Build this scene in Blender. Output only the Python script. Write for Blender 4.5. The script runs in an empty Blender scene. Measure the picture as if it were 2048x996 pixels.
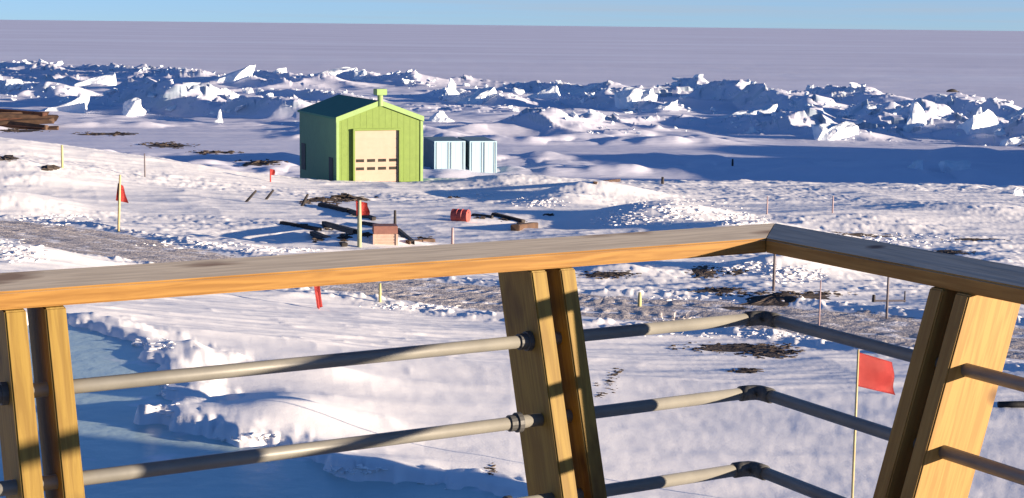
import bpy, bmesh, math, random
import numpy as np
from mathutils import Vector, Matrix

random.seed(7)
S = bpy.context.scene
COL = S.collection

# ------------------------------------------------------------------ camera
CAMZ = 14.0                       # eye height above the sea ice, metres
FPX = 3207.0                      # focal length in pixels of the 2048 px wide photograph
PITCH, ROLL = 0.1388, 0.0111
FW = np.array([0, math.cos(PITCH), -math.sin(PITCH)])
_up = np.array([0, math.sin(PITCH), math.cos(PITCH)])
_rt = np.array([1.0, 0, 0])
RT = _rt * math.cos(ROLL) + _up * math.sin(ROLL)
UP = _up * math.cos(ROLL) - _rt * math.sin(ROLL)
cam = bpy.data.cameras.new('camera')
cam.sensor_fit = 'HORIZONTAL'
cam.sensor_width = 36.0
cam.lens = FPX / 2048 * 36
cam.clip_start = 0.1
cam.clip_end = 100000
camo = bpy.data.objects.new('camera', cam)
COL.objects.link(camo)
m = Matrix(((RT[0], UP[0], -FW[0], 0), (RT[1], UP[1], -FW[1], 0), (RT[2], UP[2], -FW[2], CAMZ), (0, 0, 0, 1)))
camo.matrix_world = m
S.camera = camo

# ------------------------------------------------------------------ light
SUN_AZ, SUN_EL = math.radians(109), math.radians(5.8)
w = bpy.data.worlds.new('World')
S.world = w
w.use_nodes = True
nt = w.node_tree
nt.nodes.clear()
sky = nt.nodes.new('ShaderNodeTexSky')
sky.sky_type = 'NISHITA'
sky.sun_disc = False
sky.sun_elevation = SUN_EL
sky.sun_rotation = SUN_AZ
sky.altitude = 10
sky.air_density = 0.35
sky.dust_density = 0.0
sky.ozone_density = 2.9
bg = nt.nodes.new('ShaderNodeBackground')
bg.inputs['Strength'].default_value = 0.102
wo = nt.nodes.new('ShaderNodeOutputWorld')
# added dimming put into the sky colour, last few degrees above the horizon
geo = nt.nodes.new('ShaderNodeTexCoord')
sep = nt.nodes.new('ShaderNodeSeparateXYZ')
nt.links.new(geo.outputs['Generated'], sep.inputs[0])
hz = nt.nodes.new('ShaderNodeMapRange')
hz.inputs[1].default_value = .0
hz.inputs[2].default_value = .12
hz.inputs[3].default_value = .62
hz.inputs[4].default_value = 1.0
nt.links.new(sep.outputs[2], hz.inputs[0])
cmap = nt.nodes.new('ShaderNodeMapping')           # thin streaks of cirrus
cmap.inputs['Scale'].default_value = (1.5, 1.5, 70)
nt.links.new(geo.outputs['Generated'], cmap.inputs[0])
cn = nt.nodes.new('ShaderNodeTexNoise')
cn.inputs['Scale'].default_value = 3
cn.inputs['Detail'].default_value = 5
nt.links.new(cmap.outputs[0], cn.inputs[0])
cl = nt.nodes.new('ShaderNodeMapRange')
cl.inputs[1].default_value = .5
cl.inputs[2].default_value = .8
cl.inputs[3].default_value = .45
cl.inputs[4].default_value = .85
nt.links.new(cn.outputs[0], cl.inputs[0])
mul = nt.nodes.new('ShaderNodeMix')
mul.data_type = 'RGBA'
mul.blend_type = 'MULTIPLY'
mul.inputs[0].default_value = 1
nt.links.new(sky.outputs[0], mul.inputs[6])
nt.links.new(hz.outputs[0], mul.inputs[7])
cmx = nt.nodes.new('ShaderNodeMix')
cmx.data_type = 'RGBA'
low = nt.nodes.new('ShaderNodeMapRange')           # the veil thins out overhead
low.inputs[1].default_value = 0
low.inputs[2].default_value = .3
low.inputs[3].default_value = 1
low.inputs[4].default_value = 0
nt.links.new(sep.outputs[2], low.inputs[0])
clm = nt.nodes.new('ShaderNodeMath')
clm.operation = 'MULTIPLY'
nt.links.new(cl.outputs[0], clm.inputs[0])
nt.links.new(low.outputs[0], clm.inputs[1])
nt.links.new(clm.outputs[0], cmx.inputs[0])
nt.links.new(mul.outputs[2], cmx.inputs[6])
cmx.inputs[7].default_value = (1.55, 1.85, 2.25, 1)
nt.links.new(cmx.outputs[2], bg.inputs[0])
nt.links.new(bg.outputs[0], wo.inputs[0])
sl = bpy.data.lights.new('sun', 'SUN')
sl.energy = 5.0
sl.angle = math.radians(0.5)
sl.color = (1.0, 0.82, 0.61)
so = bpy.data.objects.new('sun', sl)
COL.objects.link(so)
sd = Vector((math.sin(SUN_AZ) * math.cos(SUN_EL), math.cos(SUN_AZ) * math.cos(SUN_EL), math.sin(SUN_EL)))
so.rotation_euler = sd.to_track_quat('Z', 'Y').to_euler()
so.location = (60, -30, 60)
S.view_settings.view_transform = 'Standard'
S.view_settings.look = 'None'
S.view_settings.gamma = 1
S.view_settings.use_curve_mapping = False
S.view_settings.exposure = 1.47

# ------------------------------------------------------------------ noise in numpy
def _h(ix, iy, seed):
    n = (ix.astype(np.int64) * 374761393 + iy.astype(np.int64) * 668265263 + seed * 974634777) & 0xFFFFFFFF
    n = ((n ^ (n >> 13)) * 1274126177) & 0xFFFFFFFF
    n = ((n ^ (n >> 16)) * 2246822519) & 0xFFFFFFFF
    return ((n ^ (n >> 15)) & 0xFFFFFF) / float(0xFFFFFF)

def vnoise(x, y, seed=0):
    fx, fy = np.floor(x), np.floor(y)
    tx, ty = x - fx, y - fy
    tx = tx * tx * tx * (tx * (tx * 6 - 15) + 10)
    ty = ty * ty * ty * (ty * (ty * 6 - 15) + 10)
    ix, iy = fx.astype(np.int64), fy.astype(np.int64)
    a, b = _h(ix, iy, seed), _h(ix + 1, iy, seed)
    c, d = _h(ix, iy + 1, seed), _h(ix + 1, iy + 1, seed)
    return (a + (b - a) * tx) * (1 - ty) + (c + (d - c) * tx) * ty

def fbm(x, y, seed=0, oct=4, gain=0.5):
    s, a, t = 0, 1.0, 0
    for i in range(oct):
        s = s + a * (vnoise(x, y, seed + i * 17) * 2 - 1)
        t += a
        a *= gain
        x, y = x * 2.03 + 11.3, y * 2.03 - 7.7
    return s / t

def ridged(x, y, seed=0, oct=4):
    s, a, t = 0, 1.0, 0
    for i in range(oct):
        v = 1 - np.abs(vnoise(x, y, seed + i * 31) * 2 - 1)
        s = s + a * v * v
        t += a
        a *= 0.5
        x, y = x * 2.07 + 3.1, y * 2.07 + 9.2
    return s / t

def slabs(x, y, seed=0):
    """broken tilted plates: nearest jittered cell, each with its own height and tilt"""
    fx, fy = np.floor(x), np.floor(y)
    best = np.full(x.shape, 1e9)
    out = np.zeros(x.shape)
    for dx in (-1, 0, 1):
        for dy in (-1, 0, 1):
            cx, cy = (fx + dx).astype(np.int64), (fy + dy).astype(np.int64)
            px = cx + 0.15 + 0.7 * _h(cx, cy, seed)
            py = cy + 0.15 + 0.7 * _h(cx, cy, seed + 1)
            ox, oy = x - px, y - py
            d = ox * ox + oy * oy
            hh = _h(cx, cy, seed + 2) ** 2 + (_h(cx, cy, seed + 3) - .5) * 1.5 * ox + (_h(cx, cy, seed + 4) - .5) * 1.5 * oy
            k = d < best
            best = np.where(k, d, best)
            out = np.where(k, hh, out)
    return out

def lumps(x, y, seed=0, cut=.5):
    """rounded clods: thresholded noise of two sizes"""
    a = np.maximum(0, vnoise(x, y, seed) * .65 + vnoise(x * 2.3 + 5, y * 2.3, seed + 3) * .35 - cut) / (1 - cut)
    return a ** .7

def smooth(a, b, t):
    t = np.clip((t - a) / (b - a), 0, 1)
    return t * t * (3 - 2 * t)

# ------------------------------------------------------------------ the lie of the land (z: sea ice = 0)
_py = np.linspace(-100, 300, 2001)
_pz = np.interp(_py, [-100, 0, 10, 20, 43, 65, 85, 100, 110, 117, 124, 132, 300],
                [-3.5, -4.6, -5.2, -6.1, -7.55, -8.65, -9.35, -9.75, -10.5, -11.4, -12.6, -14.2, -14.2])
_k = np.exp(-np.linspace(-2.5, 2.5, 31) ** 2)
_pz = np.convolve(np.pad(_pz, 15, mode='edge'), _k / _k.sum(), mode='valid')

def softp(t, k):
    return k * np.logaddexp(0, t / k)

def land0(x, y):
    yy = y - np.interp(x, [-40, -24, -10, 0, 20, 60], [-12, -8, -2, 0, 2, 4])
    z = np.interp(yy, _py, _pz)
    s = np.interp(y, [0, 30, 50, 70, 86, 100], [.16, .14, .08, .05, .09, .24])
    x0 = np.interp(y, [0, 30, 50, 70, 86, 100], [4, 1.5, -3, -8, -10, -13])
    fade = 1 - smooth(100, 125, yy)
    z = z + s * softp(-(x - x0), 2.0) * fade - 0.02 * np.maximum(x, 0) * fade
    return z + CAMZ

def ray(u, v):
    d = FW + RT * (u - 1024) / FPX - UP * (v - 498) / FPX
    return d / np.linalg.norm(d)

def hit(u, v, fn):
    """where the line of sight of the photograph's pixel meets the ground"""
    d = ray(u, v)
    flat = CAMZ / max(1e-4, -d[2])
    t = np.linspace(min(5, flat * .3), min(flat * 1.05, 900), 260)
    for step in range(2):
        X, Y, Zr = d[0] * t, d[1] * t, CAMZ + d[2] * t
        g = fn(X, Y)
        k = np.nonzero(Zr <= g)[0]
        i = k[0] if len(k) else len(t) - 1
        if step == 0:
            t = np.linspace(t[max(i - 1, 0)], t[i], 24)
    return np.array([X[i], Y[i], float(g[i])])

# plan of the gravel track, read on the bare land
TRK = np.array([hit(u, v, land0)[:2] for u, v in
                ((-260, 440), (-120, 442), (0, 450), (120, 470), (250, 500), (450, 533), (700, 567), (900, 590),
                 (1170, 614), (1400, 622), (1600, 642), (1850, 668), (2080, 692), (2400, 730))])
def resample(p, n):
    d = np.r_[0, np.cumsum(np.linalg.norm(np.diff(p, axis=0), axis=1))]
    t = np.linspace(0, d[-1], n)
    return np.c_[np.interp(t, d, p[:, 0]), np.interp(t, d, p[:, 1])]
_t = resample(TRK, 160)
for _ in range(12):
    _t[1:-1] = (_t[:-2] + 2 * _t[1:-1] + _t[2:]) / 4
TRK = resample(_t, 120)

def track_dist(x, y):
    best = np.full(np.shape(x), 1e9)
    for i in range(0, len(TRK) - 1, 2):
        a, b = TRK[i], TRK[min(i + 2, len(TRK) - 1)]
        ab = b - a
        t = np.clip(((x - a[0]) * ab[0] + (y - a[1]) * ab[1]) / (ab @ ab), 0, 1)
        best = np.minimum(best, np.hypot(x - a[0] - t * ab[0], y - a[1] - t * ab[1]))
    return best
TRK_W = 3.0

# mounds and hollows: (u, v, radius across, radius along the view, height)
MOUNDS = []
for (u, v, rx, ry, hh) in (
        (10, 420, 3.2, 3.0, 0.9), (20, 345, 5.0, 3.5, 0.7), (60, 520, 2.0, 2.0, 0.35),
        (740, 490, 2.2, 1.6, 0.5), (1185, 392, 3.2, 2.5, 0.9), (1330, 440, 3.6, 3.0, 0.85), (1500, 470, 3.4, 2.4, 0.7),
        (1130, 405, 2.5, 2.5, 0.5), (960, 385, 3.0, 3.0, -0.5), (1110, 445, 2.6, 2.2, -0.45), (560, 465, 3.0, 2.0, -0.4),
        (1560, 545, 2.0, 1.6, 0.6), (1240, 550, 1.6, 1.2, 0.3),
        (590, 830, 1.1, 1.3, 0.24), (640, 750, 1.0, 1.0, 0.18), (430, 790, .7, .9, -.16),
        (760, 950, .9, .8, 0.18), (1700, 440, 5, 4, 0.5), (1950, 430, 5, 5, 0.6),
        (860, 352, 5.0, 3.0, 0.35), (1040, 365, 4.0, 2.5, 0.5)):
    p = hit(u, v, land0)
    MOUNDS.append((p[0], p[1], rx, ry, hh))

# a frozen pond below the deck at the lower left; its shore read on the bare land, its ice level
POND = np.array([hit(u, v, land0)[:2] for u, v in ((-500, 632), (-100, 636), (120, 640), (230, 672), (310, 705), (345, 770), (300, 815), (360, 842), (470, 868),
                 (570, 892), (680, 938), (800, 962), (930, 992), (1040, 1040), (1100, 1120), (900, 1500), (-500, 1500), (-1500, 1100))])
POND_Z = CAMZ - 5.37
def pond_dist(x, y):
    """signed distance to the pond's shore, positive inside"""
    best = np.full(np.shape(x), 1e9)
    ins = np.zeros(np.shape(x), bool)
    for i in range(len(POND)):
        a, b = POND[i], POND[(i + 1) % len(POND)]
        ab = b - a
        t = np.clip(((x - a[0]) * ab[0] + (y - a[1]) * ab[1]) / (ab @ ab), 0, 1)
        best = np.minimum(best, np.hypot(x - a[0] - t * ab[0], y - a[1] - t * ab[1]))
        c = (a[1] > y) != (b[1] > y)
        ins ^= c & (x < (b[0] - a[0]) * (y - a[1]) / (b[1] - a[1] + 1e-12) + a[0])
    return np.where(ins, best, -best)

def land(x, y):
    z = land0(x, y)
    for (mx, my, rx, ry, hh) in MOUNDS:
        q = ((x - mx) / rx) ** 2 + ((y - my) / ry) ** 2
        z = z + hh * np.exp(-q)
    d = track_dist(x, y)
    off = smooth(TRK_W * .8, TRK_W * 1.3, d)
    r = np.hypot(x, y)
    # wind-packed drifts, long across the view
    xs, ys = x * .96 + y * .28, -x * .28 + y * .96
    dr = ridged(xs * .22 + 3, ys * .75, 5, 3) - .45
    z = z + off * dr * (.05 + .05 * smooth(20, 60, r)) * (1 - .5 * smooth(-2, 3, x) * (1 - smooth(28, 40, r))) 
    z = z + off * .045 * fbm(xs * .3, ys * .8, 11, 3) * (.35 + .65 * smooth(24, 40, r))
    z = z + off * .012 * fbm(xs * 1.4, ys * 4.5, 21, 3)
    z = z + (1 - smooth(26, 45, r)) * off * (.012 * fbm(xs * .5, ys * 2.2, 23, 3) + .09 * smooth(1, -3, x) * np.maximum(0, ridged(xs * .35, ys * 1.1, 29, 3) - .6))
    near = (r < 36) & (x < 4)
    if np.any(near):
        X, Y = x[near], y[near]
        pd = pond_dist(X, Y) + .35 * fbm(X * .8, Y * .8, 401, 3) + .22 * fbm(X * 2.6, Y * 2.6, 403, 3)
        k = smooth(-.12, .22, pd)
        lip = np.exp(-((pd + .25) / .28) ** 2) * (.02 + .06 * lumps(X * 2.2, Y * 2.2, 405, .45))
        out = np.maximum(z[near] + lip, POND_Z + .04 + lip - np.maximum(0, -pd - .5) * .35)
        z = z.copy()
        z[near] = out * (1 - k) + (POND_Z - .25) * k
    z = z + off * .22 * (ridged(xs * .07 + 8, ys * .16 + 2, 33, 2) - .5) * smooth(24, 45, r)
    # thrown-up lumps beside the track
    berm = np.exp(-((d - TRK_W * 1.25) / .55) ** 2)
    z = z + berm * (.10 + .10 * lumps(x * 3.8, y * 3.8, 41, .5))
    # rough broken snow toward the right and by the shore
    rough = smooth(.42, .62, vnoise(x * .11 + 4.2, y * .16, 77)) * smooth(38, 55, r) * off
    z = z + rough * .05 * lumps(x * 2.2, y * 2.2, 55, .5)
    shore = smooth(96, 112, y) * (1 - smooth(126, 136, y))
    z = z + shore * .16 * lumps(x * .6, y * .6, 61, .5)
    return z

# pressure rolls: foot line on the ice from the far left end to the near right end (u, v) and height;
# their near faces look away from the sun, their backs toward it
ROLLS = []
for (u0, v0, u1, v1, hh, wn, wf) in (
        (120, 212, 640, 246, 3.4, 4.5, 13), (-120, 190, 130, 204, 2.6, 4, 12), (180, 158, 420, 170, 2.4, 4, 12), (-80, 140, 120, 146, 2.2, 4, 12),
        (400, 158, 600, 172, 2.6, 4, 12), (640, 160, 850, 176, 2.6, 4, 11), (470, 190, 700, 206, 1.8, 3, 9), (820, 190, 1010, 214, 2.4, 4, 11),
        (960, 180, 1180, 196, 2.2, 4, 12), (1090, 205, 1330, 228, 2.2, 4, 10), (1300, 190, 1470, 204, 2.2, 4, 11), (1330, 206, 1640, 240, 3.6, 5, 14),
        (1560, 196, 1720, 215, 3.0, 4, 11), (1620, 232, 1800, 262, 3.0, 5, 10), (1770, 222, 1970, 248, 3.4, 4.5, 13), (1900, 236, 2120, 262, 2.4, 4, 12),
        (1850, 262, 2200, 300, 2.2, 4, 11), (560, 250, 820, 268, 1.2, 3, 8), (1010, 262, 1240, 278, 1.0, 3, 8), (1400, 258, 1760, 284, 1.3, 3.5, 10)):
    P = []
    for u, v in ((u0, v0), (u1, v1)):
        d = ray(u, v)
        P.append(d[:2] * (CAMZ / -d[2]))
    ROLLS.append((P[0], P[1], hh, wn, wf))
CREST = [  # tall rolls to the right, outside the picture, whose shade lies along the shore: (x0,y0,x1,y1,half width,height)
    (62, 112, 84, 172, 5.0, 8.0),
]
def rolls(x, y):
    z = np.zeros(np.shape(x))
    for i, (A, B, hh, wn, wf) in enumerate(ROLLS):
        ex, ey = B - A
        L = math.hypot(ex, ey)
        ex, ey = ex / L, ey / L
        nx, ny = -ey, ex
        if ny < 0:
            nx, ny = -nx, -ny
        near = (np.abs(x - (A[0] + B[0]) / 2) < L) & (np.abs(y - (A[1] + B[1]) / 2) < L + 20)
        if not near.any():
            continue
        X, Y = x[near], y[near]
        t = ((X - A[0]) * ex + (Y - A[1]) * ey) / L
        d = (X - A[0]) * nx + (Y - A[1]) * ny
        d = d + 3.0 * fbm(X * .05, Y * .05, 191 + i, 2) + .8 * fbm(X * .25, Y * .25, 251 + i, 2)
        up = smooth(0, wn, d)
        dn_ = 1 - smooth(wn, wn + wf, d)
        tp = smooth(-.02, .22, t) * (1 - smooth(.78, 1.02, t))
        rag = .72 + .5 * fbm(t * L * .09, t * 0 + i, 271, 3) + .18 * slabs(X * .35, Y * .35, 281)
        z[near] = np.maximum(z[near], hh * up * dn_ * tp * rag)
    return z

def ice(x, y):
    r = np.hypot(x, y)
    z = .10 * fbm(x * .05, y * .12, 91, 3)
    # the jumbled belt: starts behind the shore, its far edge nears toward the right
    az = np.degrees(np.arctan2(x, y))
    far = np.interp(az, [-40, -18, -9, -3, 3, 10, 18, 40], [600, 560, 430, 400, 370, 330, 285, 260])
    near = np.interp(az, [-40, -18, -9, 0, 5, 10, 18, 40], [215, 215, 205, 185, 195, 190, 185, 170])
    wv = 18 * fbm(x * .02, y * .02, 95, 2)
    env = smooth(near - 6, near + 28, r + wv) * (1 - smooth(far * .9, far * 1.03, r + wv))
    wx, wy = x + 9 * fbm(x * .03, y * .03, 101, 2), y + 9 * fbm(x * .03, y * .03, 103, 2)
    a, b = -wx * .75 + wy * .66, wx * .66 + wy * .75
    rol = ridged(a * .016 + .3, b * .034 + .1, 111, 3)
    rol = np.maximum(0, rol - .42) / .58
    jum = smooth(.40, .68, vnoise(x * .022, y * .03, 121) * .6 + rol * .6)
    z = z + env * (2.4 * rol ** 1.3 + .45 * fbm(x * .10, y * .12, 131, 3))
    z = z + env * jum * (.8 * slabs(wx * .13, wy * .13, 141) + .6 * slabs(x * .33, y * .33, 151))
    # low rubble nearer the shore
    nb = smooth(132, 150, r) * (1 - smooth(near, near + 30, r))
    pat = smooth(.50, .72, vnoise(x * .035 + 1.7, y * .05, 161))
    z = z + nb * pat * (.9 * lumps(x * .16, y * .10, 171, .42) + .3 * fbm(x * .22, y * .3, 173, 3) + .25)
    z = z + rolls(x, y)
    for (x0, y0, x1, y1, hw, hh) in CREST:
        vx, vy = x1 - x0, y1 - y0
        t = np.clip(((x - x0) * vx + (y - y0) * vy) / (vx * vx + vy * vy), 0, 1)
        d = np.hypot(x - x0 - t * vx, y - y0 - t * vy)
        z = z + hh * np.exp(-(d / hw) ** 2) * (.8 + .35 * fbm(x * .12, y * .12, 181, 3))
    return z * (1 - smooth(600, 700, r))

def ground(x, y):
    x, y = np.asarray(x, float), np.asarray(y, float)
    r = np.hypot(x, y)
    out = np.full(x.shape, -50.0)
    k = r < 151
    if k.any():
        q = smooth(138, 150, r[k])
        out[k] = land(x[k], y[k]) * (1 - q) - .2 * q
    k = r > 112
    if k.any():
        out[k] = np.maximum(out[k], ice(x[k], y[k]))
    return out

def at(u, v):
    return hit(u, v, ground)

def gz(x, y):
    return float(ground(np.array([x]), np.array([y]))[0])

# ------------------------------------------------------------------ materials
MATS = {}
def mat(name, base, rough=.6, **k):
    """procedural surface: two-tone noise in the colour, noise bump, optional grain"""
    if name in MATS:
        return MATS[name]
    mm = bpy.data.materials.new(name)
    mm.use_nodes = True
    n = mm.node_tree
    p = n.nodes['Principled BSDF']
    p.inputs['Roughness'].default_value = rough
    p.inputs['Metallic'].default_value = k.get('metal', 0)
    p.inputs['Specular IOR Level'].default_value = k.get('spec', .3)
    tc = n.nodes.new('ShaderNodeTexCoord')
    mp = n.nodes.new('ShaderNodeMapping')
    mp.inputs['Scale'].default_value = k.get('stretch', (1, 1, 1))
    n.links.new(tc.outputs['Object'], mp.inputs[0])
    nz = n.nodes.new('ShaderNodeTexNoise')
    nz.inputs['Scale'].default_value = k.get('scale', 8)
    nz.inputs['Detail'].default_value = k.get('detail', 5)
    nz.inputs['Roughness'].default_value = .6
    n.links.new(mp.outputs[0], nz.inputs['Vector'])
    cr = n.nodes.new('ShaderNodeValToRGB')
    second = k.get('second', tuple(c * .75 for c in base))
    lo, hi = k.get('ramp', (.3, .7))
    cr.color_ramp.elements[0].position = lo
    cr.color_ramp.elements[1].position = hi
    cr.color_ramp.elements[0].color = (*second, 1)
    cr.color_ramp.elements[1].color = (*base, 1)
    n.links.new(nz.outputs[0], cr.inputs[0])
    col = cr.outputs[0]
    if 'spots' in k:
        sc, colr, lo2, hi2 = k['spots']
        n2 = n.nodes.new('ShaderNodeTexNoise')
        n2.inputs['Scale'].default_value = sc
        n2.inputs['Detail'].default_value = 4
        n.links.new(mp.outputs[0], n2.inputs['Vector'])
        r2 = n.nodes.new('ShaderNodeMapRange')
        r2.inputs[1].default_value = lo2
        r2.inputs[2].default_value = hi2
        n.links.new(n2.outputs[0], r2.inputs[0])
        mx = n.nodes.new('ShaderNodeMix')
        mx.data_type = 'RGBA'
        n.links.new(r2.outputs[0], mx.inputs[0])
        n.links.new(col, mx.inputs[6])
        mx.inputs[7].default_value = (*colr, 1)
        col = mx.outputs[2]
    if 'steep' in k:                       # bare ice on the steep broken faces
        g = n.nodes.new('ShaderNodeNewGeometry')
        sx = n.nodes.new('ShaderNodeSeparateXYZ')
        n.links.new(g.outputs['True Normal'], sx.inputs[0])
        r3 = n.nodes.new('ShaderNodeMapRange')
        r3.inputs[1].default_value = .9
        r3.inputs[2].default_value = .55
        n.links.new(sx.outputs[2], r3.inputs[0])
        mx = n.nodes.new('ShaderNodeMix')
        mx.data_type = 'RGBA'
        n.links.new(r3.outputs[0], mx.inputs[0])
        n.links.new(col, mx.inputs[6])
        mx.inputs[7].default_value = (*k['steep'], 1)
        col = mx.outputs[2]
    n.links.new(col, p.inputs['Base Color'])
    prev = None
    for (sc, st, dist) in k.get('bumps', ((40, .2, .01),)):
        nb = n.nodes.new('ShaderNodeTexNoise')
        nb.inputs['Scale'].default_value = sc
        nb.inputs['Detail'].default_value = 4
        n.links.new(mp.outputs[0], nb.inputs['Vector'])
        bp = n.nodes.new('ShaderNodeBump')
        bp.inputs['Strength'].default_value = st
        bp.inputs['Distance'].default_value = dist
        n.links.new(nb.outputs[0], bp.inputs['Height'])
        if prev is not None:
            n.links.new(prev.outputs[0], bp.inputs['Normal'])
        prev = bp
    if prev is not None:
        n.links.new(prev.outputs[0], p.inputs['Normal'])
    MATS[name] = mm
    return mm

SNOW = mat('snow', (.91, .885, .875), .75, second=(.86, .835, .83), scale=.35, detail=8, spec=.15,
           bumps=((.9, .08, .06), (5, .2, .02), (30, .35, .006)))
SEAICE = mat('sea_ice', (.78, .77, .86), .7, second=(.65, .64, .73), scale=.02, detail=9, stretch=(.35, 1, 1), spec=.15, spots=(.006, (.80, .82, .91), .50, .74),
             steep=(.46, .54, .62), bumps=((.25, .4, .5), (1.5, .5, .1)))
ICEB = mat('ice_block', (.84, .84, .86), .5, second=(.66, .74, .80), scale=.7, detail=6, spec=.3, bumps=((1.2, .5, .25), (7, .4, .04)))
GRAV = mat('gravel', (.60, .54, .51), .9, second=(.40, .355, .335), scale=2.2, detail=9, spec=.1,
           spots=(1.3, (.80, .77, .78), .56, .66), bumps=((9, .8, .05), (30, .6, .02)))
ROCK = mat('volcanic_rock', (.11, .085, .07), .9, second=(.028, .024, .024), scale=1.4, spec=.15, bumps=((12, .6, .04),))
WOOD = mat('pine_wood', (.44, .245, .075), .55, second=(.33, .165, .045), scale=5, stretch=(1, 1, 1), spec=.3, bumps=((60, .15, .003),))

def wood(name, axis, base, second, rough=.6, dark=True):
    """planed timber: grain stretched along an axis of the part's own coordinates"""
    if name in MATS:
        return MATS[name]
    mm = bpy.data.materials.new(name)
    mm.use_nodes = True
    n = mm.node_tree
    p = n.nodes['Principled BSDF']
    p.inputs['Roughness'].default_value = rough
    p.inputs['Specular IOR Level'].default_value = .25
    tc = n.nodes.new('ShaderNodeTexCoord')
    # rotate so that the grain lies along local z of the lookup
    rot = Vector(axis).rotation_difference(Vector((0, 0, 1))).to_euler()
    mp = n.nodes.new('ShaderNodeMapping')
    mp.inputs['Rotation'].default_value = rot
    n.links.new(tc.outputs['Object'], mp.inputs[0])
    m2 = n.nodes.new('ShaderNodeMapping')
    m2.inputs['Scale'].default_value = (1, 1, .055)
    n.links.new(mp.outputs[0], m2.inputs[0])
    nz = n.nodes.new('ShaderNodeTexNoise')
    nz.inputs['Scale'].default_value = 95
    nz.inputs['Detail'].default_value = 6
    nz.inputs['Distortion'].default_value = .6
    n.links.new(m2.outputs[0], nz.inputs[0])
    cr = n.nodes.new('ShaderNodeValToRGB')
    cr.color_ramp.elements[0].position = .40
    cr.color_ramp.elements[1].position = .60
    cr.color_ramp.elements[0].color = (*second, 1)
    cr.color_ramp.elements[1].color = (*base, 1)
    n.links.new(nz.outputs[0], cr.inputs[0])
    col = cr.outputs[0]
    if dark:                              # a few knots and stained stretches
        m3 = n.nodes.new('ShaderNodeMapping')
        m3.inputs['Scale'].default_value = (1, 1, .35)
        n.links.new(mp.outputs[0], m3.inputs[0])
        nk = n.nodes.new('ShaderNodeTexNoise')
        nk.inputs['Scale'].default_value = 9
        nk.inputs['Detail'].default_value = 3
        n.links.new(m3.outputs[0], nk.inputs[0])
        r = n.nodes.new('ShaderNodeMapRange')
        r.inputs[1].default_value = .60
        r.inputs[2].default_value = .70
        n.links.new(nk.outputs[0], r.inputs[0])
        mx = n.nodes.new('ShaderNodeMix')
        mx.data_type = 'RGBA'
        n.links.new(r.outputs[0], mx.inputs[0])
        n.links.new(col, mx.inputs[6])
        mx.inputs[7].default_value = (second[0] * .5, second[1] * .42, second[2] * .4, 1)
        col = mx.outputs[2]
        vo = n.nodes.new('ShaderNodeTexVoronoi')
        vo.inputs['Scale'].default_value = 3.2
        n.links.new(mp.outputs[0], vo.inputs['Vector'])
        rk = n.nodes.new('ShaderNodeMapRange')
        rk.inputs[1].default_value = .10
        rk.inputs[2].default_value = .05
        n.links.new(vo.outputs['Distance'], rk.inputs[0])
        mk = n.nodes.new('ShaderNodeMix')
        mk.data_type = 'RGBA'
        n.links.new(rk.outputs[0], mk.inputs[0])
        n.links.new(col, mk.inputs[6])
        mk.inputs[7].default_value = (second[0] * .38, second[1] * .3, second[2] * .3, 1)
        col = mk.outputs[2]
    n.links.new(col, p.inputs['Base Color'])
    bp = n.nodes.new('ShaderNodeBump')
    bp.inputs['Strength'].default_value = .25
    bp.inputs['Distance'].default_value = .002
    n.links.new(nz.outputs[0], bp.inputs['Height'])
    n.links.new(bp.outputs[0], p.inputs['Normal'])
    MATS[name] = mm
    return mm

# ------------------------------------------------------------------ building helpers
def link(name, me, parent=None):
    o = bpy.data.objects.new(name, me)
    COL.objects.link(o)
    if parent is not None:
        o.parent = parent
    return o

def obj(name, bm, m, parent=None, smooth_=False, bevel=0):
    bmesh.ops.recalc_face_normals(bm, faces=bm.faces)
    if bevel:
        bmesh.ops.bevel(bm, geom=list(bm.edges), offset=bevel, segments=2, affect='EDGES', clamp_overlap=True)
    me = bpy.data.meshes.new(name)
    bm.to_mesh(me)
    bm.free()
    for mm in (m if isinstance(m, (list, tuple)) else [m]):
        me.materials.append(mm)
    if smooth_:
        me.polygons.foreach_set('use_smooth', [True] * len(me.polygons))
    return link(name, me, parent)

def empty(name, loc, rz=0):
    o = bpy.data.objects.new(name, None)
    o.empty_display_size = .3
    COL.objects.link(o)
    o.location = loc
    o.rotation_euler = (0, 0, rz)
    return o

def tag(o, label, cat, group=None):
    o['label'] = label
    o['category'] = cat
    if group:
        o['group'] = group
    return o

def box(bm, x0, x1, y0, y1, z0, z1):
    v = [bm.verts.new((x, y, z)) for z in (z0, z1) for y in (y0, y1) for x in (x0, x1)]
    for f in ((0, 2, 3, 1), (4, 5, 7, 6), (0, 1, 5, 4), (2, 6, 7, 3), (0, 4, 6, 2), (1, 3, 7, 5)):
        bm.faces.new([v[i] for i in f])
    return v

def hexa(bm, pts):
    """eight corners: four of one end, four of the other"""
    v = [bm.verts.new(p) for p in pts]
    for f in ((3, 2, 1, 0), (4, 5, 6, 7), (0, 1, 5, 4), (1, 2, 6, 5), (2, 3, 7, 6), (3, 0, 4, 7)):
        bm.faces.new([v[i] for i in f])

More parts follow.
